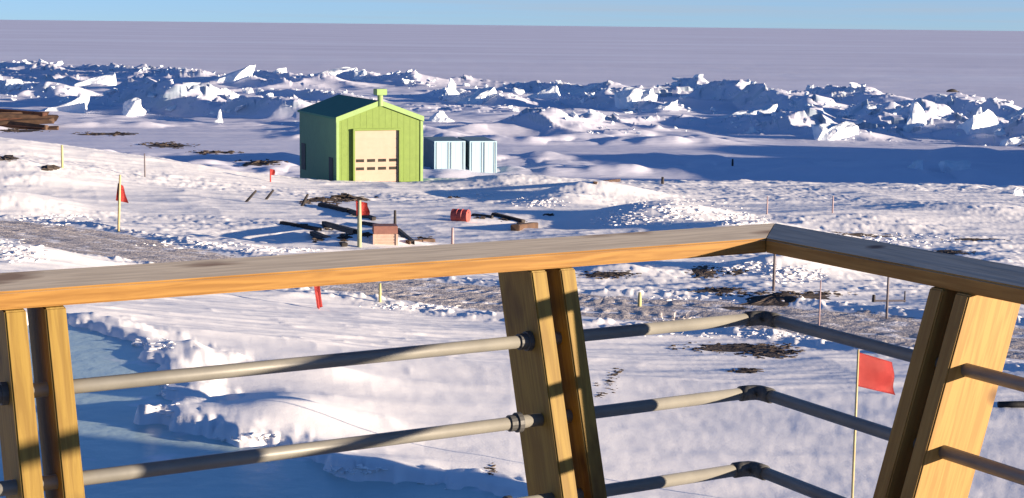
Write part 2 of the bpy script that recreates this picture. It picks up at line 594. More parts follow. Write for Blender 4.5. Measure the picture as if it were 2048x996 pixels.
def tube(bm, pts, rad, seg=12, caps=True):
    pts = [Vector(p) for p in pts]
    rads = rad if isinstance(rad, (list, tuple)) else [rad] * len(pts)
    rings = []
    for i, p in enumerate(pts):
        a = pts[max(i - 1, 0)]
        b = pts[min(i + 1, len(pts) - 1)]
        q = (b - a).normalized().to_track_quat('Z', 'Y')
        rings.append([bm.verts.new(p + q @ Vector((math.cos(t) * rads[i], math.sin(t) * rads[i], 0)))
                      for t in (2 * math.pi * k / seg for k in range(seg))])
    for r0, r1 in zip(rings, rings[1:]):
        for k in range(seg):
            bm.faces.new((r0[k], r0[(k + 1) % seg], r1[(k + 1) % seg], r1[k]))
    if caps:
        bm.faces.new(rings[0][::-1])
        bm.faces.new(rings[-1])

def hull(bm, pts):
    vs = [bm.verts.new(p) for p in pts]
    r = bmesh.ops.convex_hull(bm, input=vs)
    bmesh.ops.delete(bm, geom=list({g for g in r['geom_interior'] + r['geom_unused'] if isinstance(g, bmesh.types.BMVert)}), context='VERTS')

# ------------------------------------------------------------------ ground sheets
def rings_():
    r = np.concatenate([np.geomspace(1.5, 30, 250, endpoint=False), np.geomspace(30, 70, 270, endpoint=False),
                        np.linspace(70, 140, 260, endpoint=False), np.linspace(140, 330, 340, endpoint=False),
                        np.linspace(330, 620, 220, endpoint=False), np.geomspace(620, 60000, 60)])
    a = np.radians(np.concatenate([np.linspace(-130, -19.5, 170, endpoint=False), np.linspace(-19.5, 19.5, 1000, endpoint=False),
                                   np.linspace(19.5, 130, 170)]))
    return r, a
RR, AA = rings_()

def sheet(name, i0, i1, m, kind='structure'):
    r = RR[i0:i1]
    X = r[:, None] * np.sin(AA)[None, :]
    Y = r[:, None] * np.cos(AA)[None, :]
    Zg = ground(X, Y)
    n, k = X.shape
    co = np.stack([X, Y, Zg], -1).reshape(-1, 3)
    ii = np.arange(n - 1)[:, None] * k + np.arange(k - 1)[None, :]
    f = np.stack([ii, ii + 1, ii + k + 1, ii + k], -1).reshape(-1, 4)[:, ::-1]
    me = bpy.data.meshes.new(name)
    me.vertices.add(len(co))
    me.vertices.foreach_set('co', co.ravel())
    me.loops.add(f.size)
    me.loops.foreach_set('vertex_index', f.ravel().astype(np.int32))
    me.polygons.add(len(f))
    me.polygons.foreach_set('loop_start', np.arange(0, f.size, 4, dtype=np.int32))
    me.polygons.foreach_set('loop_total', np.full(len(f), 4, dtype=np.int32))
    me.update()
    me.validate()
    me.materials.append(m)
    o = link(name, me)
    o['kind'] = kind
    return o
I_SHORE = int(np.searchsorted(RR, 131.0))
sheet('snow_ground', 0, I_SHORE + 1, SNOW)
sheet('sea_ice', I_SHORE, len(RR), SEAICE)

# the gravel track: a strip draped on the land
def track():
    n, k = 1500, 31
    c = resample(TRK, n)
    tg = np.gradient(c, axis=0)
    tg /= np.linalg.norm(tg, axis=1)[:, None]
    nm = np.c_[-tg[:, 1], tg[:, 0]]
    s = np.linspace(-1, 1, k)
    ln = np.r_[0, np.cumsum(np.linalg.norm(np.diff(c, axis=0), axis=1))]
    wl = TRK_W * (1.0 + .28 * fbm(ln * .35, ln * 0 + .5, 201, 3))
    wr = TRK_W * (1.0 + .28 * fbm(ln * .35, ln * 0 + 9.5, 203, 3))
    wd = np.where(s[None, :] > 0, wl[:, None], wr[:, None])
    X = c[:, 0:1] + nm[:, 0:1] * s * wd
    Y = c[:, 1:2] + nm[:, 1:2] * s * wd
    Zt = ground(X, Y) + .05 * (1 - np.abs(s) ** 4)[None, :] - .012 + .03 * fbm(X * 2.5, Y * 2.5, 207, 3) - .035 * (np.exp(-((np.abs(s) - .42) / .1) ** 2))[None, :] + .012 * np.sin(s * 46)[None, :] + .016 * (np.sin(ln * 2 * math.pi / .48 + 2.5 * fbm(ln * .4, ln * 0, 211, 2)) * smooth(-.2, .3, fbm(ln * .12, ln * 0 + 4, 213, 2)))[:, None] * (np.exp(-((np.abs(s) - .42) / .16) ** 2))[None, :]
    bm = bmesh.new()
    vs = [[bm.verts.new((X[i, j], Y[i, j], Zt[i, j])) for j in range(k)] for i in range(n)]
    for i in range(n - 1):
        for j in range(k - 1):
            bm.faces.new((vs[i][j], vs[i][j + 1], vs[i + 1][j + 1], vs[i + 1][j]))
    o = obj('gravel_road', bm, GRAV, smooth_=True)
    o['kind'] = 'structure'
track()

# the pond's ice: one level sheet, its edge tucked under the snow
def pond():
    bm = bmesh.new()
    ring = resample(np.vstack([POND, POND[:1]]), 160)[:-1]
    tg = np.roll(ring, -1, 0) - np.roll(ring, 1, 0)
    nn = np.c_[tg[:, 1], -tg[:, 0]] / np.linalg.norm(tg, axis=1)[:, None]
    if np.all(pond_dist(*(ring[40] + nn[40] * .05)[:, None]) > 0):      # make the normals point outward
        nn = -nn
    ring = ring + nn * .45                         # run a little under the shore
    vs = [bm.verts.new((x, y, POND_Z)) for x, y in ring]
    bm.faces.new(vs)
    bmesh.ops.triangulate(bm, faces=bm.faces)
    o = obj('pond_ice', bm, mat('pond_ice', (.56, .71, .69), .35, second=(.44, .58, .58), scale=.5, detail=7, spec=.35,
                               spots=(.9, (.80, .80, .84), .60, .70), bumps=((2.2, .35, .05), (12, .3, .01))))
    o['kind'] = 'structure'
pond()

# ------------------------------------------------------------------ the deck railing
Z3 = Vector((0, 0, 1))
tL, tR = 0.5166, 0.5166 + 0                      # plan heading of the left run; the right run stands square to it
eL = Vector((-math.cos(tL), -math.sin(tL), 0))
nL = Vector((-math.sin(tL), math.cos(tL), 0))
eR, nR = -nL, -eL
CC = Vector((0.6205, 3.8855, CAMZ - .51))         # inner top edge of the handrail at its corner
LEAN = 0.2992
RW, RTH, TILT = .140, .0365, .115
def cor(w):
    return (nL + nR) * w
def down(n):
    return -n * math.sin(LEAN) - Z3 * math.cos(LEAN)

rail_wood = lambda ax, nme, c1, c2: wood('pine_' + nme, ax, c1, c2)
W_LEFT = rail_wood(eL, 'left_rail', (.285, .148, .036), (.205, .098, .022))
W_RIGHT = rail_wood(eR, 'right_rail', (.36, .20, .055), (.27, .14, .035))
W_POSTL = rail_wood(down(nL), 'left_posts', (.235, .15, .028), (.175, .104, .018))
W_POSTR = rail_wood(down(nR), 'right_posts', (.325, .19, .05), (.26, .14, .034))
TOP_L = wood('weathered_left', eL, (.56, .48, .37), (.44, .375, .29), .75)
TOP_R_SHADE = wood('weathered_shaded_right', eR, (.46, .42, .34), (.34, .315, .26), .75)  # weathered too, with shade put into a darker copy of the left top
PIPE = mat('galvanised_pipe', (.185, .178, .158), .45, second=(.14, .135, .122), scale=12, metal=.0, spec=.4, bumps=((80, .1, .002),))
FIT = mat('dark_fitting', (.09, .088, .085), .5, second=(.06, .06, .06), scale=20)

railing = empty('deck_railing', CC - Z3 * 1.15)
RO = CC - Z3 * 1.15
def L_(p):
    return Vector(p) - RO

def cap(e, n, far, mt, mtop, name):
    bm = bmesh.new()
    ct, st = math.cos(TILT), math.sin(TILT)
    prof = [(0, 0), (RW * ct, RW * st), (RW * ct + RTH * st, RW * st - RTH * ct), (RTH * st, -RTH * ct)]
    near = [L_(CC + cor(a) + Z3 * b + e * .0012) for a, b in prof]
    end = [L_(CC + n * a + Z3 * b + e * far) for a, b in prof]
    hexa(bm, near + end)
    bm.faces.ensure_lookup_table()
    bmesh.ops.recalc_face_normals(bm, faces=bm.faces)
    long = [ed for ed in bm.edges if abs((ed.verts[1].co - ed.verts[0].co).normalized().dot(e)) > .95]
    bmesh.ops.bevel(bm, geom=long, offset=.004, segments=3, affect='EDGES')
    bm.normal_update()
    upn = (Z3 * ct - n * st)
    for f in bm.faces:
        if f.normal.dot(upn) > .96:
            f.material_index = 1
    return obj(name, bm, [mt, mtop], railing)
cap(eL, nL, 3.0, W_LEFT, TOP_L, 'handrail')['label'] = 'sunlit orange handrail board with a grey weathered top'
cap(eR, nR, 2.5, W_RIGHT, TOP_R_SHADE, 'handrail')['label'] = 'shaded handrail board with a dark blue-grey top'

TP, GP, DP, OP = .040, .0358, .1572, .0098
def post(e, n, t, mt, name='post'):
    pe = empty(name, L_(CC + e * t - Z3 * 1.1 - n * .25))
    pe.parent = railing
    dn = down(n)
    for k in range(2):
        bm = bmesh.new()
        t0 = t + k * (TP + GP)
        pts = []
        Dh = DP / math.cos(LEAN)
        for s in (0, 1):
            for a, b in ((t0, 0), (t0 + TP, 0), (t0 + TP, Dh), (t0, Dh)):
                o0 = OP + b
                if s == 0:            # meets the underside of the tilted handrail
                    zc = -RTH / math.cos(TILT) + o0 * math.tan(TILT) - .002
                    P0 = CC + e * a + n * o0 + dn * (-zc / math.cos(LEAN))
                else:
                    P0 = CC + e * a + n * o0 + dn * 1.55
                pts.append(L_(P0) - pe.location)
        hexa(bm, pts)
        pl = obj('plank', bm, mt, pe, bevel=.003)
    # bolt through the pair
    return pe
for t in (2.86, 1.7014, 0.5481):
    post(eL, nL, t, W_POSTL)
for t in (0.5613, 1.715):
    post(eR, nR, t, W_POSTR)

POFF = .0603
PR = .0146
for s in (.2048, .3830, .5613, .7396, .9179):
    wv = POFF - s * math.sin(LEAN)
    c = CC + cor(wv) - Z3 * s * math.cos(LEAN)
    for e, far in ((eL, 2.98), (eR, 2.45)):
        bm = bmesh.new()
        tube(bm, [L_(c + e * .02), L_(c + e * far)], PR, 16)
        obj('pipe', bm, PIPE, railing, smooth_=True)
    bm = bmesh.new()
    tube(bm, [L_(c + eL * .052), L_(c + eL * .03), L_(c + eL * .012 + eR * .004), L_(c + eR * .012 + eL * .004), L_(c + eR * .03), L_(c + eR * .052)],
         PR + .004, 16)
    obj('pipe_elbow', bm, FIT, railing, smooth_=True)
    for e, ts in ((eL, (.5481, 1.7014)),):
        for t in ts:
            bm = bmesh.new()
            a = t + 2 * TP + GP
            tube(bm, [L_(c + e * (a + .0005)), L_(c + e * (a + .012)), L_(c + e * (a + .012)), L_(c + e * (a + .03))],
                 [PR + .008, PR + .008, PR + .004, PR + .004], 16)
            obj('pipe_flange', bm, FIT, railing)
tag(railing, 'outward-leaning timber deck railing with paired plank posts and three visible metal pipes', 'railing')

# the deck the photographer stands on
def deck():
    d = empty('timber_deck', (0, 0, CAMZ - 1.68))
    bm = bmesh.new()
    fl = [CC + cor(-.42), CC + cor(-.42) + eL * 3.3, CC + cor(-.42) + eL * 3.3 - nL * 5.0, CC + cor(-.42) + eR * 5.0]
    for i in range(30):
        a0, a1 = i / 30 + .0008, (i + 1) / 30 - .0008
        p = lambda a, b, z: (CC + cor(-.42) + eL * 3.3 * b + eR * 5.0 * a - Vector((0, 0, 1.15 + z)) - Vector((0, 0, CAMZ - 1.68)))
        hexa(bm, [p(a0, 0, 0), p(a1, 0, 0), p(a1, 1, 0), p(a0, 1, 0), p(a0, 0, .035), p(a1, 0, .035), p(a1, 1, .035), p(a0, 1, .035)])
    obj('deck_boards', bm, WOOD, d)
    for a in (.05, .95):
        for b in (.05, .95):
            q = CC + cor(-.42) + eL * 3.3 * b + eR * 5.0 * a
            bm = bmesh.new()
            zt = -.04 - (CAMZ - 1.68) + CC.z - 1.15
            box(bm, q.x - .09, q.x + .09, q.y - .09, q.y + .09, gz(q.x, q.y) - .4 - (CAMZ - 1.68), zt)
            obj('pile', bm, WOOD, d)
    tag(d, 'raised timber deck under the leaning railing, seen from above', 'deck')
deck()

# ------------------------------------------------------------------ the green hut
LIME = mat('lime_cladding', (.17, .25, .055), .55, second=(.145, .215, .047), scale=3, spec=.25, bumps=((20, .1, .01),))
LIMEL = mat('lime_trim', (.24, .36, .13), .5, second=(.21, .32, .115), scale=4)
LIME_SHADE = mat('shaded_lime_cladding', (.095, .215, .105), .6, second=(.08, .18, .09), scale=3)  # side and back walls: the lime of the front with shade mixed in
ROOFM = mat('green_roof', (.035, .18, .10), .6, second=(.03, .145, .08), scale=2)
CREAM = mat('cream_door', (.43, .315, .245), .5, second=(.39, .285, .22), scale=2, spec=.3)
PANE = mat('dark_pane', (.05, .045, .035), .15, second=(.03, .028, .025), scale=3, spec=.5)
DARK = mat('dark_opening', (.012, .018, .02), .6, second=(.01, .014, .016), scale=3)

def hut():
    p = hit(760, 362, land0)
    rz = math.radians(180 - 157)               # the front looks toward azimuth ~157
    Yd = float(np.hypot(p[0], p[1]))
    k = Yd / FPX                                # metres per photo pixel at the hut
    base = Vector((p[0], p[1], gz(p[0], p[1]) - .05))
    # local frame: x to the right along the front, -y out of the front
    h = empty('green_hut', base, rz)
    Wd = 158 * k / math.cos(rz + .05)
    eave, peak, Ln = 127 * k, 158 * k, 9.0
    hw = Wd / 2
    bm = bmesh.new()
    v = [bm.verts.new(c) for c in ((-hw, 0, -1), (hw, 0, -1), (hw, 0, eave), (0, 0, peak), (-hw, 0, eave))]
    bm.faces.new(v)
    dx0, dx1, dz = -hw + 34 * k, -hw + 126 * k, 104 * k
    ex = bmesh.ops.extrude_face_region(bm, geom=list(bm.faces))
    bmesh.ops.translate(bm, verts=[g for g in ex['geom'] if isinstance(g, bmesh.types.BMVert)], vec=(0, .18, 0))
    fw = obj('front_wall', bm, LIME, h)
    # vertical lap of the cladding on the front
    bm = bmesh.new()
    x = -hw + .25
    while x < hw - .2:
        zt = eave + (peak - eave) * (1 - abs(x) / hw) - .22
        if x + .03 < dx0 - .14 or x > dx1 + .14:
            box(bm, x, x + .03, -.008, .005, -.9, zt)
        else:
            box(bm, x, x + .03, -.008, .005, dz + .16, zt)
        x += .42
    obj('cladding_ribs', bm, LIME, h)
    bm = bmesh.new()                            # rear shell: side walls and back
    box(bm, -hw, -hw + .15, .18, Ln, -1, eave)
    sw = obj('side_wall', bm, LIME_SHADE, h)
    bm = bmesh.new()
    box(bm, hw - .15, hw, .18, Ln, -1, eave)
    obj('side_wall', bm, LIME_SHADE, h)
    bm = bmesh.new()
    v = [bm.verts.new(c) for c in ((-hw + .15, Ln - .15, -1), (hw - .15, Ln - .15, -1), (hw - .15, Ln - .15, eave), (0, Ln - .15, peak - .1), (-hw + .15, Ln - .15, eave))]
    bm.faces.new(v)
    obj('back_wall', bm, LIME_SHADE, h)
    for sgn in (-1, 1):
        bm = bmesh.new()
        a = [(sgn * (hw + .12), -.08, eave - .03), (0, -.08, peak + .03), (0, Ln + .1, peak + .03), (sgn * (hw + .12), Ln + .1, eave - .03)]
        b = [(q[0], q[1], q[2] + .12) for q in a]
        hexa(bm, a + b)
        obj('roof', bm, ROOFM, h)
        bm = bmesh.new()                        # pale barge board on the gable
        a = [(sgn * (hw + .13), -.13, eave - .20), (sgn * .01, -.13, peak - .14), (sgn * .01, -.085, peak - .14), (sgn * (hw + .13), -.085, eave - .20)]
        b = [(q[0], q[1], q[2] + .32) for q in a]
        hexa(bm, a + b)
        obj('barge_board', bm, LIMEL, h)
        bm = bmesh.new()
        box(bm, sgn * hw - .09, sgn * hw + .09, -.06, .12, -1, eave - .12)
        obj('corner_trim', bm, LIMEL, h)
    # roller door in its frame
    d = empty('door', (0, 0, 0))
    d.parent = h
    bm = bmesh.new()
    box(bm, dx0, dx1, -.05, -.022, -.6, dz)
    npan = 6
    for i in range(npan):
        z0 = dz * i / npan
        box(bm, dx0 + .02, dx1 - .02, -.066, -.05, z0 + .02, z0 + dz / npan - .02)
    obj('door_leaf', bm, CREAM, d)
    bm = bmesh.new()
    box(bm, dx0 - .12, dx0, -.22, -.003, -.6, dz)
    box(bm, dx1 + .0, dx1 + .12, -.22, -.003, -.6, dz)
    box(bm, dx0 - .12, dx1 + .12, -.24, -.004, dz, dz + .12)
    obj('door_frame', bm, LIME, d)
    for row, (z0, z1) in enumerate(((25 * k, 31 * k), (41 * k, 47 * k))):
        for i in range(4):
            wdt = (dx1 - dx0) / 4
            x0 = dx0 + wdt * i + .10
            bm = bmesh.new()
            box(bm, x0, x0 + wdt - .20, -.075, -.067, z0, z1)
            obj('door_window', bm, PANE, d)
    # flue over the gable
    f = empty('flue', (0, -.05, peak))
    f.parent = h
    bm = bmesh.new()
    tube(bm, [(0, 0, -.2), (0, 0, 17 * k)], 5.5 * k, 14)
    obj('flue_pipe', bm, LIMEL, f)
    bm = bmesh.new()
    box(bm, -11 * k, 11 * k, -11 * k, 11 * k, 16 * k, 28 * k)
    obj('cowl', bm, LIMEL, f, bevel=.03)
    # dark openings in the shaded side
    for y0, y1, z0, z1 in ((1.0, 1.9, -.1, 1.55), (7.5, 8.5, .2, 2.0)):
        bm = bmesh.new()
        box(bm, -hw - .03, -hw - .003, y0, y1, z0, z1)
        obj('side_door', bm, DARK, h)
    tag(h, 'small lime-green gabled hut with a cream roller door and a flue above its gable', 'hut')
    return base, k
HUTB, HK = hut()

CONT = []
def container(u0, u1, v0, v1, label, extra=0):
    p = hit((u0 + u1) / 2, v1 - 2, land0)
    Yd = float(np.hypot(p[0], p[1]))
    k = Yd / FPX
    rz = math.radians(13)
    if CONT:                                     # the second stands square beside the first
        q, uq, kq = CONT[0]
        dd = ((u0 + u1) / 2 - uq) * kq / math.cos(rz)
        p = np.array([q[0] + dd * math.cos(rz), q[1] + dd * math.sin(rz), q[2]])
    else:
        CONT.append((p, (u0 + u1) / 2, k))
    c = empty('shipping_container', (p[0], p[1], p[2] - .1), rz)
    hw = (u1 - u0) / 2 * k
    hh = (v1 - v0) * k + .1
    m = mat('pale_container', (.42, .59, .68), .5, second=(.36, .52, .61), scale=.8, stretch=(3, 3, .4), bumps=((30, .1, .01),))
    m_shade = mat('shaded_container', (.14, .22, .24), .55, second=(.12, .19, .21), scale=1.5)  # sides: shade put into a darker copy of the pale end colour
    bm = bmesh.new()
    box(bm, -hw, hw, .06, 6.0, 0, hh)
    y = .5
    while y < 5.8:
        box(bm, -hw - .03, -hw + .01, y, y + .14, .12, hh - .12)
        y += .28
    obj('body', bm, m_shade, c)
    bm = bmesh.new()
    for a, b, z0, z1 in ((-hw, -hw + .10, 0, hh), (hw - .10, hw, 0, hh), (-hw + .1, hw - .1, hh - .12, hh), (-hw + .1, hw - .1, 0, .14)):
        box(bm, a, b, -.02, .058, z0, z1)
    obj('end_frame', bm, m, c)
    for s in (-1, 1):
        bm = bmesh.new()
        x0, x1 = (-hw + .105, -.012) if s < 0 else (.012, hw - .105)
        box(bm, x0, x1, .015, .057, .15, hh - .13)
        n = 3
        for i in range(n):
            q = x0 + (x1 - x0) * (i + .25) / n
            box(bm, q, q + (x1 - x0) / n * .5, .006, .014, .2, hh - .18)
        d = obj('door', bm, m, c)
        bm = bmesh.new()
        for q in (x0 + .12, x1 - .12):
            tube(bm, [(q, -.035, .1), (q, -.035, hh - .08)], .02, 8)
        obj('lock_rod', bm, PIPE, d)
    tag(c, label, 'container', 'shipping containers behind the green hut')
container(868, 931, 284, 356, 'pale blue-white shipping container next to the green hut, its side coloured dark teal for shade')
container(938, 994, 286, 358, 'pale shipping container standing free at the outer end, farther from the green hut')

# ------------------------------------------------------------------ ice blocks of the pressure ridge
def block_mesh(name, pts, size=1.0, seed=0, amp=.07):
    bm = bmesh.new()
    hull(bm, pts)
    bmesh.ops.recalc_face_normals(bm, faces=bm.faces)
    bmesh.ops.bevel(bm, geom=list(bm.edges), offset=.035 * size, segments=1, affect='EDGES', clamp_overlap=True)
    bmesh.ops.triangulate(bm, faces=bm.faces)
    for _ in range(2):
        bmesh.ops.subdivide_edges(bm, edges=[e for e in bm.edges if e.calc_length() > .2 * size], cuts=1)
        bmesh.ops.triangulate(bm, faces=bm.faces)
    P = np.array([v.co[:] for v in bm.verts]) * (2.6 / size) + seed * 3.7
    q = [fbm(P[:, 0], P[:, 2] + P[:, 1], 300 + seed, 3), fbm(P[:, 1] + 9, P[:, 2] - P[:, 0], 310 + seed, 3), fbm(P[:, 0] - P[:, 1], P[:, 2] + 5, 320 + seed, 3)]
    st = np.floor(P[:, 2] * 1.3) * .02
    for i, v in enumerate(bm.verts):
        v.co += Vector((q[0][i] + st[i], q[1][i], q[2][i])) * amp * size * 2
    me = bpy.data.meshes.new(name)
    bm.to_mesh(me)
    bm.free()
    me.materials.append(ICEB)
    return me

def chunk_pts(rnd, kind):
    """points within a unit block: x,y in -.5...5, z in 0..1"""
    if kind == 'slab':        # a tilted plate
        o_ = []
        for i in range(7):
            t = i / 6
            hgt = .18 + .82 * t ** 1.4 + rnd.uniform(-.1, .06)
            for sy in (-1, 1):
                o_.append(Vector((t - .5 + rnd.uniform(-.05, .05), sy * rnd.uniform(.3, .5), 0)))
                o_.append(Vector((t - .5 + rnd.uniform(-.05, .05), sy * rnd.uniform(.12, .42), hgt + rnd.uniform(-.08, .03))))
        return o_
    if kind == 'spire':
        return [Vector((rnd.uniform(-.5, .5), rnd.uniform(-.5, .5), rnd.uniform(-.1, .1))) for _ in range(8)] + \
               [Vector((rnd.uniform(-.3, .3), rnd.uniform(-.3, .3), rnd.uniform(.4, .7))) for _ in range(4)] + \
               [Vector((rnd.uniform(-.2, .15), rnd.uniform(-.2, .2), rnd.uniform(.9, 1.0))) for _ in range(3)]
    if kind == 'mound':
        return [Vector((math.cos(a) * .5, math.sin(a) * .5, 0)) for a in np.linspace(0, 6.28, 12)] + \
               [Vector((math.cos(a) * .3 - .03, math.sin(a) * .3, .62)) for a in np.linspace(.3, 6.4, 8)] + [Vector((-.05, 0, 1.0)), Vector((.05, .05, .97))]
    return [Vector((rnd.uniform(-.5, .5), rnd.uniform(-.5, .5), rnd.random())) for _ in range(26)]

# the ones that stand out: (u0,u1,v_top,v_base,kind,seed,turn,lean,label)
HEROES = [
    (82, 168, 182, 224, 'slab', 1, 0, 0, 'large cream-lit ice slab tilted up to the right behind the rusty beam heap'),
    (150, 226, 137, 172, 'slab', 2, 10, 0, 'pinkish tilted ice slab above and behind the big cream-lit slab on the left'),
    (0, 30, 155, 186, 'chunk', 31, 10, 0, 'bright white ice block at the far left edge of the ridge'),
    (247, 286, 190, 230, 'chunk', 3, 40, 0, 'solitary white chunky ice block in front of a broad blue shadow'),
    (424, 447, 212, 248, 'spire', 4, 0, 0, 'small upright two-lobed ice lump left of the green hut'),
    (362, 405, 158, 190, 'chunk', 5, 20, 0, 'rounded white ice lump at the top end of the broad blue shadow'),
    (418, 500, 122, 166, 'slab', 6, 0, 0, 'long low sunlit ice slab at the back of the ridge, left of the wedge'),
    (490, 565, 130, 162, 'slab', 7, 20, 0, 'sunlit ice slab adjoining the long low slab at the back of the ridge'),
    (575, 702, 127, 158, 'slab', 8, 0, 0, 'long pink wedge of ice rising to the right behind the hut flue'),
    (702, 734, 137, 158, 'chunk', 9, 0, 0, 'small bright ice block at the high end of the pink wedge'),
    (868, 914, 142, 202, 'spire', 10, 25, 0, 'tall grey-blue ice spire standing right of the hut flue'),
    (910, 985, 163, 207, 'slab', 11, 35, 0, 'thin sloping ice plate leaning against the tall grey-blue spire'),
    (846, 906, 216, 244, 'mound', 12, 0, 0, 'smooth pinkish pyramid of ice just right of the hut gable'),
    (1036, 1110, 166, 196, 'slab', 13, -10, 0, 'broad cream ice slab left of the middle of the ridge'),
    (1090, 1205, 160, 190, 'slab', 14, 15, 0, 'long pale ice slab running behind the broad cream slab'),
    (1222, 1300, 168, 215, 'chunk', 15, 30, 0, 'jagged ice block with dark hollows in the middle of the ridge'),
    (1280, 1345, 195, 220, 'slab', 16, 0, 0, 'low white ice slab at the foot of the jagged middle block'),
    (1275, 1300, 228, 246, 'chunk', 17, 0, 0, 'small bright lone ice cube below the jagged middle block'),
    (1366, 1412, 178, 198, 'slab', 18, 0, 0, 'thin white ice plate slanting up right of the ridge middle'),
    (1424, 1535, 205, 236, 'slab', 19, 5, 0, 'low ice ledge with a white right tip in front of deep blue shade'),
    (1592, 1618, 176, 214, 'spire', 20, 0, 0, 'narrow white ice finger on the crest, left of the grey cliff'),
    (1622, 1640, 178, 194, 'chunk', 21, 0, 0, 'tiny white ice block on the crest beside the narrow finger'),
    (1600, 1690, 235, 278, 'chunk', 32, 10, 0, 'low jagged grey ice rubble mass at the foot of the grey cliff'),
    (1683, 1785, 205, 276, 'chunk', 220, 15, 0, 'big grey shaded ice cliff left of the cream spire'),
    (1778, 1846, 196, 264, 'spire', 23, 0, 0, 'tallest cream-lit ice spire on the right of the ridge'),
    (1932, 1962, 204, 250, 'spire', 24, 10, 0, 'narrow leaning lit ice column near the right edge'),
    (1962, 2060, 203, 245, 'slab', 25, 20, 0, 'wide pinkish ice slab running out of the right edge'),
    (1655, 1690, 262, 278, 'mound', 26, 0, 0, 'small bright ice knob below the grey cliff'),
    (1990, 2048, 268, 292, 'chunk', 27, 0, 0, 'pale ice block low at the right edge above the blue trough'),
    (1780, 1830, 316, 346, 'slab', 28, 20, 0, 'snowy ice rim on the left of the dark hollow in the trough'),
    (1860, 1925, 318, 346, 'chunk', 29, 0, 0, 'snowy ice lump on the right of the dark hollow in the trough'),
    (2015, 2040, 374, 388, 'chunk', 30, 0, 0, 'small white ice block at the right edge on the shore'),
]
for (u0, u1, vt, vb, kind, seed, turn, lean, lab) in HEROES:
    rnd = random.Random(seed)
    p = hit((u0 + u1) / 2, vb, lambda X, Y: np.maximum(ice(X, Y) * .35, land0(X, Y) * (np.hypot(X, Y) < 140)))
    k = float(np.hypot(p[0], p[1])) / FPX
    wid, hei = (u1 - u0) * k, (vb - vt) * k * .8
    pts = chunk_pts(rnd, kind)
    zmax = max(q.z for q in pts)
    pts = [Vector((q.x * wid, q.y * min(wid, hei * 1.6), q.z / zmax * (hei + .5))) for q in pts]
    me = block_mesh('ice_block', pts, math.sqrt(wid * hei), seed, .07)
    o = link('ice_block', me)
    o.location = (p[0], p[1], p[2] - .5)
    o.rotation_euler = (0, 0, math.radians(turn))
    tag(o, lab, 'ice block', 'ice blocks of the pressure ridge')

protos = []
for i in range(10):
    rnd = random.Random(500 + i)
    protos.append(block_mesh('ice_chunk', chunk_pts(rnd, ('chunk', 'slab', 'chunk', 'chunk')[i % 4]), 1.0, 40 + i, .06))
rnd = random.Random(99)
n = 0
tries = 0
while n < 90 and tries < 5000:
    tries += 1
    u = rnd.uniform(-40, 2090)
    top = np.interp(u, [0, 700, 1100, 1600, 2048], [118, 146, 160, 182, 200])
    v = top + rnd.random() ** .8 * 95
    if 560 < u < 1000 and v > 205:
        continue
    if vnoise(np.array([u * .012]), np.array([v * .04]), 411)[0] < .42:
        continue
    p = at(u, v)
    k = float(np.hypot(p[0], p[1])) / FPX
    s = rnd.choice((6, 8, 9, 11, 13, 16, 20)) * k
    o = link('ice_chunk', protos[rnd.randrange(len(protos))])
    o.location = (p[0], p[1], p[2] - .25 * s)
    o.scale = (s * rnd.uniform(.8, 1.7), s * rnd.uniform(.8, 1.4), s * rnd.uniform(.35, .85))
    o.rotation_euler = (rnd.uniform(-.35, .35), rnd.uniform(-.35, .35), rnd.uniform(0, 6.28))
    tag(o, 'small jagged white ice chunk among the jumbled rubble of the pressure ridge', 'ice chunk', 'small rubble chunks of the pressure ridge')
    n += 1

for i, (A, B, hh, wn, wf) in enumerate(ROLLS[:17]):
    d = B - A
    L = float(np.hypot(*d))
    nn = np.array([-d[1], d[0]]) / L
    if nn[1] < 0:
        nn = -nn
    for _ in range(int(4 + L / 9)):
        t = rnd.uniform(.05, .95)
        q = A + d * t + nn * rnd.gauss(wn * .9, 2.0)
        k = float(np.hypot(*q)) / FPX
        s = rnd.choice((7, 9, 12, 15, 20)) * k
        o = link('ice_chunk', protos[rnd.randrange(len(protos))])
        o.location = (q[0], q[1], gz(q[0], q[1]) - .3 * s)
        o.scale = (s * rnd.uniform(.8, 2.0), s * rnd.uniform(.8, 1.5), s * rnd.uniform(.35, .8))
        o.rotation_euler = (rnd.uniform(-.4, .4), rnd.uniform(-.4, .4), rnd.uniform(0, 6.28))
        tag(o, 'small jagged white ice chunk among the jumbled rubble of the pressure ridge', 'ice chunk', 'small rubble chunks of the pressure ridge')

# shards too small and too many to count, strewn along the broken crests
def shards():
    rn = random.Random(31)
    bm = bmesh.new()
    for (A, B, hh, wn, wf) in ROLLS:
        d = B - A
        L = float(np.hypot(*d))
        nn = np.array([-d[1], d[0]]) / L
        if nn[1] < 0:
            nn = -nn
        q = np.array([A + d * rn.uniform(0, 1) + nn * rn.gauss(wn * .7, 3.0) for _ in range(int(14 + L * .9))])
        zz = ground(q[:, 0], q[:, 1])
        for (x, y), z in zip(q, zz):
            s = math.hypot(x, y) / FPX * rn.choice((2.2, 3, 3.5, 4.5, 6))
            vs = [bm.verts.new((x + rn.uniform(-1, 1) * s, y + rn.uniform(-1, 1) * s, z + rn.uniform(-.4, .9) * s)) for _ in range(8)]
            r = bmesh.ops.convex_hull(bm, input=vs)
            dele = list({g for g in r['geom_interior'] + r['geom_unused'] if isinstance(g, bmesh.types.BMVert)})
            if dele:
                bmesh.ops.delete(bm, geom=dele, context='VERTS')
    o = obj('ice_rubble', bm, ICEB)
    o['kind'] = 'stuff'
shards()

